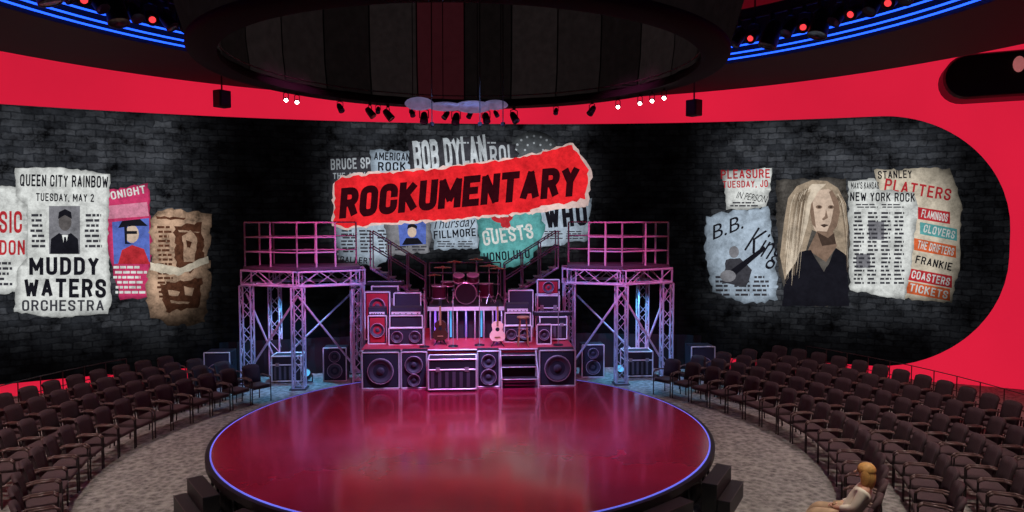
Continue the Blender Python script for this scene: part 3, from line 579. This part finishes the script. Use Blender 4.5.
road_case(2.25,18.3,PZ,.7,.45,.62,'flight case at the right of the platform carrying a keyboard')
def keyboard(x,y,z,label,rz=0):
    t=thing('keyboard',label,'keyboard',(x,y,z),rz); mb=MB(); mb.box(-.5,.5,-.15,.15,0,.09,.01); mb.build('case',BLK,t)
    mb=MB(); mb.box(-.46,.46,-.145,-.02,.09,.105,.003); mb.build('white_keys',SKINH,t); mb=MB()
    for k in range(18):
        if k%7 not in(2,6): mb.box(-.43+k*.05,-.405+k*.05,-.10,-.02,.105,.118)
    mb.build('black_keys',BLK,t)
    return t
keyboard(2.25,18.3,PZ+.645,'black keyboard lying on the flight case right of the amplifiers')
road_case(-2.15,19.5,PZ,.7,.45,1.32,'tall flight case behind the left amplifiers carrying a keyboard')
keyboard(-2.15,19.5,PZ+1.345,'black keyboard lying on the tall flight case at left')
road_case(2.25,19.4,PZ,.6,.45,1.05,'tall narrow flight case at the right rear of the platform')
speaker_cab(1.95,2.55,PZ+1.08,.4,19.2,.35,[(0,.2,.15)],'small loudspeaker on the tall narrow flight case at right',gm=REDLIT)
t=thing('drum_riser','drum riser with a curved cage front glowing blue and violet','riser',(0.02,19.3,PZ))
DZ=.86
mb=MB(); mb.box(-.98,.98,-.85,.85,DZ-.08,DZ,.01); mb.build('deck',TOLEX,t); mb=MB(); mb.box(-.99,.99,-.87,-.85,DZ-.1,DZ+.0); mb.build('edge',TRIMM,t)
for i in range(9):
    x=-.92+i*.23; mb=MB(); mb.path([(x,-.82,0),(x,-.90,.2),(x,-.95,.42),(x,-.9,.62),(x,-.82,DZ-.08)],.018); mb.build('cage_bar',STEEL,t)
for i,x in enumerate((-.8,-.4,0,.4,.8)):
    mb=MB(); mb.tube((x,-.7,.05),(x,-.7,DZ-.12),.025,8); mb.build('light_tube',(PURL,CYT,BLT,CYT,PURL)[i],t)
mb=MB(); mb.box(-.95,.95,-.6,-.58,.0,DZ-.08); mb.build('backing',TOLEX,t)
kz=PZ+DZ; t=thing('drum_kit','drum kit with brass cymbals on the riser at the back','drum kit',(0.02,19.35,kz))
rx=Matrix.Rotation(R(90),3,'X')
def drum(nm,c,r,h,rot=None,tilt=0):
    m=rot if rot else Matrix.Rotation(R(tilt),3,'X'); mb=MB(); mb.lathe([(r,-h/2),(r,h/2)],22,m,c=c); o=mb.build(nm,DRUMW,t,True)
    for s in(-1,1):
        mb=MB(); mb.lathe([(.001,s*(h/2+.003)),(r*.97,s*(h/2+.003))],22,m,c=c); mb.build('drum_head',BLK if rot else SKINH,o)
        mb=MB(); mb.lathe([(r*1.0,s*(h/2-.03)),(r*1.05,s*(h/2-.03)),(r*1.05,s*(h/2+.01)),(r*.97,s*(h/2+.01))],22,m,c=c); mb.build('hoop',CHR,o,True)
drum('bass_drum',(0,-.2,.29),.28,.4,rx); drum('tom',(-.19,-.2,.68),.15,.18,tilt=20); drum('tom',(.19,-.2,.68),.16,.2,tilt=20); drum('floor_tom',(.55,.15,.32),.2,.38); drum('snare_drum',(-.5,.15,.5),.18,.14); drum('floor_tom',(-.72,-.3,.32),.19,.34)
for x,y in((.42,.05),(.68,.05),(.55,.33),(-.5,.15),(-.72,-.3)):
    mb=MB(); mb.tube((x,y,0),(x,y,.45),.012); mb.build('drum_leg',CHR,t)
for (x,y,z,r) in((-.62,-.15,.98,.24),(.62,-.2,1.02,.26),(-.3,-.05,1.12,.2),(-.85,.15,.75,.19),(.88,.2,.92,.22),(.28,.0,1.18,.2)):
    mb=MB(); mb.tube((x,y,.25),(x,y,z),.012); 
    for a in(0,120,240): mb.tube((x,y,.25),(x+.16*math.cos(R(a)),y+.16*math.sin(R(a)),.005),.01)
    o=mb.build('cymbal_stand',CHR,t); mb=MB(); mb.lathe([(.005,z+.03),(.04,z+.025),(.05,z+.01),(r,z-.01),(r,z-.016),(.04,z)],22,None,c=(x,y,0)); mb.build('cymbal',BRASS,o,True)
mb=MB(); mb.lathe([(.001,.5),(.15,.5),(.16,.47),(.15,.43),(.001,.43)],16,c=(0,.5,0)); mb.tube((0,.5,0),(0,.5,.45),.02); mb.build('throne',BLK,t)
def guitar(x,y,z,label,mat,rz=0,short='guitar'):
    t=thing('guitar',label,'guitar',(x,y,z),rz)
    prof=[(0,.0),(.13,.015),(.19,.09),(.19,.17),(.13,.25),(.115,.29),(.14,.36),(.14,.42),(.08,.48),(0,.49)]
    out=[(a,b) for a,b in prof]+[(-a,b) for a,b in prof[-2:0:-1]]
    n=len(out); v=[(a,-.05,b+.12) for a,b in out]+[(a,.05,b+.12) for a,b in out]
    mb=MB(); mb.add(v,[tuple(range(n)),tuple(range(n,2*n))[::-1]]+[(i,(i+1)%n,n+(i+1)%n,n+i) for i in range(n)]); mb.build('body',mat,t)
    mb=MB(); mb.lathe([(.001,0),(.05,0)],16,rx,c=(0,-.054,.42)); mb.build('sound_hole',BLK,t)
    mb=MB(); mb.box(-.025,.025,-.065,-.045,.5,.98,.003); mb.build('neck',WOOD,t); mb=MB(); mb.box(-.04,.04,-.06,-.04,.98,1.12,.004); mb.build('headstock',BLK,t)
    mb=MB(); mb.box(-.07,.07,-.064,-.05,.21,.24,.003); mb.build('bridge',WOOD,t)
    s=thing('guitar_stand','black stand holding the %s'%short,'stand',(x,y,z),rz); mb=MB(); mb.path([(-.16,-.12,.005),(-.05,.06,.12),(0,.1,.7)],.012); mb.path([(.16,-.12,.005),(.05,.06,.12)],.012); mb.tube((0,.25,.005),(0,.1,.5),.012); mb.build('frame',BLKM,s); mb=MB(); mb.path([(-.1,-.08,.10),(-.1,.06,.10),(.1,.06,.10),(.1,-.08,.10)],.01); mb.build('cradle',BLKM,s)
guitar(.79,17.5,PZ,'pale acoustic guitar with painted-in pink light standing upright on the platform',M('pink_glow_guitar_top',(.95,.6,.5),.3,0,(.8,.3,.3),.25),0,'pale acoustic guitar')  # pink light on this guitar given as colour and faint emission
guitar(-.62,17.75,PZ,'dark brown guitar standing upright near the left amplifier stack',M('brown_guitar',(.07,.025,.015),.25),0,'dark brown guitar')
t=thing('stool','tall round wooden bar stool right of the acoustic guitar','stool',(1.42,17.42,PZ))
mb=MB(); mb.lathe([(.001,.74),(.15,.74),(.165,.72),(.15,.69),(.001,.69)],18); mb.build('seat',WOOD,t,True)
for a in(45,135,225,315):
    mb=MB(); mb.tube((.1*math.cos(R(a)),.1*math.sin(R(a)),.69),(.18*math.cos(R(a)),.18*math.sin(R(a)),0),.016); mb.build('leg',WOOD,t)
for z,r in((.25,.15),(.45,.13)):
    mb=MB(); mb.lathe([(r+.01*math.cos(a*PI/2),z+.01*math.sin(a*PI/2)) for a in range(5)],18); mb.build('footrest',CHR,t)
def mic(x,y,z,h,label):
    t=thing('microphone_stand',label,'microphone stand',(x,y,z)); mb=MB(); mb.lathe([(.001,.03),(.12,.025),(.13,0)],16); mb.build('base',BLKM,t,True); mb=MB(); mb.tube((0,0,.02),(0,0,h),.011); mb.build('pole',CHR,t); mb=MB(); mb.tube((0,.04,h),(0,-.1,h+.04),.014); mb.ball((0,-.12,h+.045),.03); mb.build('microphone',BLK,t)
mic(-.30,17.5,PZ,1.35,'microphone stand before the drum riser, left of centre'); mic(.35,17.6,PZ,1.3,'microphone stand before the drum riser, right of centre'); mic(-1.0,17.45,PZ,1.4,'microphone stand beside the left amplifier stack'); mic(2.3,17.5,PZ,1.35,'microphone stand at the right end of the platform')
# ---------------------------------------------------------------- truss towers
TDK=M('tower_deck',(.06,.04,.06),.5)
def tower(s,side):
    t=thing('truss_tower','aluminium truss tower with railed deck %s of the band platform'%side,'truss tower')
    if s>0: P={'L':(-6.0,20.0),'N':(-4.45,19.3),'R':(-2.95,19.9),'BL':(-5.5,21.0),'BR':(-3.2,21.2)}
    else: P={'L':(5.75,20.0),'N':(4.28,19.3),'R':(2.92,19.9),'BL':(5.3,21.0),'BR':(3.1,21.2)}
    zb=2.72; zt=3.18
    for k,(x,y) in P.items():
        mb=MB(); mb.truss((x,y,0.03),(x,y,zb),.29,None,.026,.012); mb.build('truss_leg',STEEL,t)
        mb=MB(); mb.box(x-.22,x+.22,y-.22,y+.22,0,.03,.005); mb.build('base_plate',LEGM,t)
    order=['L','N','R','BR','BL']
    for a,b in zip(order,order[1:]+order[:1]):
        mb=MB(); mb.truss((*P[a],(zb+zt)/2),(*P[b],(zb+zt)/2),.38,None,.026,.013); mb.build('deck_beam',STEEL,t)
    pts=[P[k] for k in order]; cx=sum(p[0] for p in pts)/5; cy=sum(p[1] for p in pts)/5; pts=[(cx+(x-cx)*1.04,cy+(y-cy)*1.06) for x,y in pts]
    mb=MB(); v=[(x,y,zt) for x,y in pts]+[(x,y,zt+.07) for x,y in pts]; mb.add(v,[(0,1,2,3,4),(9,8,7,6,5)]+[(i,(i+1)%5,5+(i+1)%5,5+i) for i in range(5)]); mb.build('deck',TDK,t)
    z0=zt+.07
    for a,b in((0,1),(1,2),(3,4),(4,0)):
        A=Vector((*pts[a],z0)); B=Vector((*pts[b],z0)); A2=A.lerp(Vector((cx,cy,z0)),.03); B2=B.lerp(Vector((cx,cy,z0)),.03)
        if (a,b)==(1,2): B2=A2.lerp(B2,.62)
        mb=MB()
        for k in range(3):
            p=A2.lerp(B2,k/2); mb.tube(p,p+Vector((0,0,1.2)),.026)
        for h in(.4,.8,1.2): mb.tube(A2+Vector((0,0,h)),B2+Vector((0,0,h)),.021)
        mb.build('railing',RAILM,t)
    for a,b in(((*P['L'],.3),(*P['N'],2.5)),((*P['R'],.3),(*P['N'],2.5)),((*P['BL'],.3),(*P['BR'],2.5)),((*P['L'],2.5),(*P['BL'],.4)),((*P['R'],2.5),(*P['BR'],.4))):
        mb=MB(); mb.tube(a,b,.03); mb.build('brace',STEEL,t)
    st=thing('staircase','metal staircase with handrails from the %s truss tower down toward the drums'%side,'staircase')
    x0,z0_=-2.7*s,zt+.07; x1,z1=-1.15*s,2.28; y0,y1=20.62,21.25
    for k in range(7):
        f=(k+.5)/7; x=x0+(x1-x0)*f; z=z0_+(z1-z0_)*(k+1)/7.5; mb=MB(); mb.box(x-.12,x+.12,y0,y1,z-.03,z,.004); mb.build('tread',RAILM,st)
    for y in(y0,y1):
        mb=MB(); mb.tube((x0,y,z0_-.12),(x1,y,z1-.1),.035); mb.build('stringer',STEEL,st)
        mb=MB()
        for k in range(4):
            f=k/3; p=Vector((x0+(x1-x0)*f,y,z0_+(z1-z0_)*f)); mb.tube(p-Vector((0,0,.12)),p+Vector((0,0,.95)),.02)
        for h in(.5,.95): mb.tube((x0,y,z0_+h),(x1,y,z1+h),.02)
        mb.build('handrail',RAILM,st)
        mb=MB(); mb.tube((x1,y,0),(x1,y,z1-.05),.035); mb.build('post',STEEL,st)
tower(1,'left'); tower(-1,'right')
t=thing('walkway','railed rear walkway joining the two staircases behind the drums','walkway')
mb=MB(); mb.box(-1.1,1.1,20.62,21.25,2.16,2.24,.008); mb.build('deck',BLKM,t)
for x in(-1.0,0,1.0):
    for y in(21.2,20.68):
        mb=MB(); mb.tube((x,y,0),(x,y,2.16),.035); mb.build('post',STEEL,t)
mb=MB()
for x in(-1.05,-.35,.35,1.05): mb.tube((x,21.2,2.24),(x,21.2,3.25),.02)
for z in(2.6,2.95,3.25): mb.tube((-1.05,21.2,z),(1.05,21.2,z),.02)
mb.build('railing',RAILM,t)
for s,side in((-1,'left'),(1,'right')):
    road_case(s*4.95,20.25,0,.8,.55,.75,'flight case standing under the %s truss tower'%side)
    speaker_cab(s*3.65-.32,s*3.65+.32,0,.95,20.1,.5,[(0,.3,.2),(0,.7,.15)],'two-cone loudspeaker under the inner side of the %s truss tower'%side)
    speaker_cab(s*6.7-.34,s*6.7+.34,0,.95,19.6,.6,[(0,.4,.24)],'loudspeaker on the floor outside the %s truss tower'%side)
    t=thing('floor_light','floor light with a cyan lens under the %s truss tower'%side,'stage light',(s*4.4,20.05,0)); rr=Matrix.Rotation(R(60),3,'X')
    mb=MB(); mb.lathe([(.001,-.16),(.1,-.14),(.12,.12),(.13,.16),(.11,.16)],14,rr,c=(0,0,.22)); mb.build('body',BLKM,t,True); mb=MB(); mb.lathe([(.001,.14),(.11,.13)],14,rr,c=(0,0,.22)); mb.build('lens',CYL,t)
    mb=MB(); mb.path([(-.14,0,.22),(-.14,0,.01),(.14,0,.01),(.14,0,.22)],.014); mb.build('yoke',BLKM,t)
# ---------------------------------------------------------------- chairs
def make_chair():
    o=bpy.data.objects.new('theatre_chair',None); col.objects.link(o); o.empty_display_size=.1
    mb=MB(); mb.box(-.22,.22,-.21,.25,.36,.44,.032); mb.build('seat',SEATM,o,True)
    mb=MB(); n=6; v=[];f=[]
    for i in range(n+1):
        u=i/n*2-1; x=.22*u; yb=-.215+.05*u*u
        for j,(z,dy) in enumerate(((.40,0),(.60,-.03),(.77,-.07),(.89 -.05*u*u*u*u,-.10))):
            v.append((x,yb+dy,z)); v.append((x,yb+dy-.05,z-.01))
    for i in range(n):
        for j in range(3):
            a=i*8+j*2; b=a+8; f+=[(a,b,b+2,a+2),(a+1,a+3,b+3,b+1)]
        a=i*8;b=a+8; f+=[(a,a+1,b+1,b),(a+6,b+6,b+7,a+7)]
    for i in(0,n):
        for j in range(3): a=i*8+j*2; f.append((a,a+2,a+3,a+1))
    mb.add(v,f); mb.build('backrest',BACKM,o,True)
    for s in(-1,1):
        mb=MB(); mb.path([(s*.255,.22,.57),(s*.255,.16,.62),(s*.255,-.12,.625),(s*.238,-.25,.59)],.019,8); mb.build('armrest',ARMM,o,True)
        mb=MB(); mb.path([(s*.255,.22,.0),(s*.255,.22,.57)],.014); mb.build('leg',LEGM,o); mb=MB(); mb.path([(s*.238,-.28,.0),(s*.233,-.25,.43),(s*.228,-.28,.63)],.014); mb.build('leg',LEGM,o)
    mb=MB(); mb.path([(-.25,.19,.35),(.25,.19,.35)],.012); mb.path([(-.23,-.23,.35),(.23,-.23,.35)],.012); mb.build('seat_frame',LEGM,o)
    return o
chair0=make_chair(); first=True; persons=None; cnt=0
rows={-1:[6.85,7.78,8.71,9.64],1:[6.85,7.78,8.71,9.64,10.75]}
for s,side in((-1,'left'),(1,'right')):
    for ri,r in enumerate(rows[s]):
        step=math.degrees(.60/r); phi=49.5+ri*1.4; k=0
        while phi<165 and k<30:
            p=polar(r,s*phi); q=proj((p.x,p.y,.86)); 
            if q[1]>524 or q[0]<-22 or q[0]>1046:
                phi+=step; k+=1
                if k>4: break
                continue
            o=chair0 if first else copy_tree(chair0); first=False
            o.location=(p.x,p.y,0); jit=random.uniform(-3,3); fx,fy=-p.x,13.6-p.y; o.rotation_euler=(0,0,math.atan2(-fx,fy)+R(jit))
            tag(o,'mauve armchair, %s from the set in the %s row %s of the stage'%(ORD[k],ORD[ri] if ri else 'front',side),'chair','theatre armchairs in the %s seating block'%side); cnt+=1
            if s==1 and ri==0 and abs(phi-127.6)<=step/2: persons=(p.copy(),math.atan2(-fx,fy)+R(jit))
            phi+=step; k+=1
print('chairs',cnt,persons)
for s,side,rr in((-1,'left',10.7),(1,'right',11.8)):
    t=thing('guard_rail','thin metal guard rail behind the %s seating block'%side,'railing'); a0,a1=57,100; n=14
    pts=[polar(rr,s*(a0+(a1-a0)*i/n)) for i in range(n+1)]
    for z in(.5,.85):
        mb=MB(); mb.path([(p.x,p.y,z) for p in pts],.012); mb.build('rail',LEGM,t)
    for p in pts:
        mb=MB(); mb.tube((p.x,p.y,0),(p.x,p.y,.85),.013); mb.build('post',LEGM,t)
# ---------------------------------------------------------------- seated person
def skin_mesh(vs,es,rs,sub=2,name='s'):
    me=bpy.data.meshes.new(name); me.from_pydata(vs,es,[]); o=bpy.data.objects.new(name,me); col.objects.link(o)
    o.modifiers.new('sk','SKIN'); sv=me.skin_vertices[0].data
    for i,r in enumerate(rs):
        sv[i].radius=(r,r) if not isinstance(r,tuple) else r
        sv[i].use_root=(i==0)
    if sub: sm=o.modifiers.new('ss','SUBSURF'); sm.levels=sub; sm.render_levels=sub
    dg=bpy.context.evaluated_depsgraph_get(); dg.update(); m2=bpy.data.meshes.new_from_object(o.evaluated_get(dg)); bpy.data.objects.remove(o)
    v=[tuple(x.co) for x in m2.vertices]; f=[tuple(p.vertices) for p in m2.polygons]; return v,f
if persons:
    p,rz=persons; T=thing('person','blond person in pale cream clothes slumped back in a front row armchair','person',(p.x,p.y,-.02),rz)
    SKINM=M('skin',(.60,.34,.25),.5); CREAM=M('cream_shirt',(.78,.68,.58),.85,0,None,0,.45,9,.9); TROU=M('tan_trousers',(.48,.34,.22),.85,0,None,0,.4,10,.9); HAIR=M('blond_hair',(.55,.30,.09),.6,0,None,0,.5,30,.8); SHOE=M('shoe',(.08,.05,.04),.5)
    V=[(0,.06,.555),(0,-.01,.70),(0,-.10,.86),(0,-.15,.97),(0,-.15,1.055),(0,-.135,1.11),(0,-.12,1.18),(0,-.135,1.25)]
    Rr=[.13,.115,.12,.095,.048,.066,.086,.062]; E=[(i,i+1) for i in range(7)]
    for s in(-1,1):
        b=len(V); V+=[(s*.165,-.14,.95),(s*.205,-.04,.73),(s*.10,.18,.66),(s*.065,.235,.65)]; Rr+=[.056,.042,.028,.03]; E+=[(3,b),(b,b+1),(b+1,b+2),(b+2,b+3)]
        b=len(V); V+=[(s*.10,.12,.545),(s*.13,.49,.53),(s*.12,.70,.16),(s*.12,.77,.09),(s*.13,.86,.08)]; Rr+=[.088,.062,.038,.035,.03]; E+=[(0,b),(b,b+1),(b+1,b+2),(b+2,b+3),(b+3,b+4)]
    mb=MB(); mb.add(*skin_mesh(V,E,Rr))
    mb.tube((0,-.04,1.192),(0,-.003,1.158),.012,8,.018)
    for s in(-1,1):
        mb.ball((s*.086,-.13,1.18),.012,.022,.032,10)
        for k in range(4):
            x=s*(.075-k*.014); y=.245+k*.012; L=(.065,.08,.085,.075)[k]
            mb.tube((x,y,.655),(x-s*L*.45,y+L*.3,.648),.0095,8,.009); mb.tube((x-s*L*.45,y+L*.3,.648),(x-s*L*.85,y+L*.35,.632),.009,8,.007)
        mb.tube((s*.075,.215,.668),(s*.04,.21,.672),.011,8,.010); mb.tube((s*.04,.21,.672),(s*.018,.222,.664),.010,8,.008)
    mb.build('body',SKINM,T,True)
    for s in(-1,1):
        mb=MB(); mb.ball((s*.033,-.037,1.195),.011,.008,.009,8); mb.build('eye',BLK,T,True)
    mb=MB(); mb.ball((0,-.037,1.125),.026,.008,.008,8); mb.build('mouth',M('lips',(.5,.15,.13),.5),T,True)
    mb=MB(); mb.ball((0,-.155,1.225),.108,.118,.098,18); mb.ball((0,-.20,1.12),.10,.072,.16,14)
    for s in(-1,1): mb.ball((s*.085,-.15,1.13),.035,.06,.13,12)
    mb.build('hair',HAIR,T,True)
    V2=V[:4]; R2=[.145,.135,.145,.118]; E2=[(0,1),(1,2),(2,3)]
    for s in(-1,1):
        b=len(V2); V2+=[(s*.165,-.14,.95),(s*.205,-.04,.73),(s*.115,.15,.668)]; R2+=[.076,.062,.046]; E2+=[(3,b),(b,b+1),(b+1,b+2)]
    mb=MB(); mb.add(*skin_mesh(V2,E2,R2)); mb.build('shirt',CREAM,T,True)
    V3=[(0,.06,.555)]; R3=[.142]; E3=[]
    for s in(-1,1):
        b=len(V3); V3+=[(s*.10,.12,.55),(s*.13,.49,.54),(s*.122,.685,.19)]; R3+=[.10,.08,.058]; E3+=[(0,b),(b,b+1),(b+1,b+2)]
    mb=MB(); mb.add(*skin_mesh(V3,E3,R3)); mb.build('trousers',TROU,T,True)
    for s in(-1,1):
        mb=MB(); mb.add(*skin_mesh([(s*.12,.69,.095),(s*.12,.78,.08),(s*.13,.89,.07)],[(0,1),(1,2)],[.052,.047,.04])); mb.build('shoe',SHOE,T,True)
# ---------------------------------------------------------------- lights
def spot(loc,aim,e,c,ang=60,blend=.6,rad=.15):
    d=bpy.data.lights.new('spot','SPOT'); d.energy=e; d.color=c; d.spot_size=R(ang); d.spot_blend=blend; d.shadow_soft_size=rad
    o=bpy.data.objects.new('spot_lamp',d); col.objects.link(o); o.location=loc; o.rotation_euler=(Vector(aim)-Vector(loc)).to_track_quat('-Z','Y').to_euler(); return o
spot((0,13.6,10.3),(0,13.6,0),1750,(1,.07,.24),54,1,.4)
spot((-.3,14.0,10.2),(-.5,13.4,.6),1900,(1,.40,.55),22,1,.4)  # unseen pink spot added in place of the reflection mid-stage
spot((0,13.0,10.2),(0,16.2,.6),1100,(.85,.2,1),26,1,.4)
for s in(-1,1):
    spot((s*2.6,12.,9.9),(s*4.3,20,3.2),5200,(1,.16,.52),20,.7,.4)
    spot((-s*2.6,13.5,9.9),(s*4.4,20,1.2),4400,(.25,.40,1),20,.6,.3)
    spot((s*1.2,11.5,9.9),(s*1.2,18.4,2.2),2200,(1,.16,.48),22,.6,.4)
    spot((-s*1.0,13.2,9.9),(s*1.0,17.6,1.2),3600,(.38,.48,1),24,.6,.3)
    spot((s*4.8,20.7,2.6),(s*5.0,20.3,0),260,(.12,.55,1),120,.8,.1)
    spot((s*9.0,12.5,8.15),(s*8.2,13.2,0),800,(1,.76,.72),100,.9,.3)
    spot((s*8.0,16.5,8.15),(s*7.6,16.8,0),400,(1,.70,.70),95,.9,.3)
    spot((s*6.0,8.0,8.9),(s*5.6,10.5,0),1100,(1,.90,.80),62,.9,.3)
spot((4.0,6.5,9.5),(5.35,9.5,.9),1100,(1,.82,.62),12,.6)  # unseen warm spot added to brighten the seated person
w=bpy.data.worlds.new('world'); scene.world=w; w.use_nodes=True; w.node_tree.nodes['Background'].inputs[0].default_value=(.05,.03,.05,1); w.node_tree.nodes['Background'].inputs[1].default_value=.3
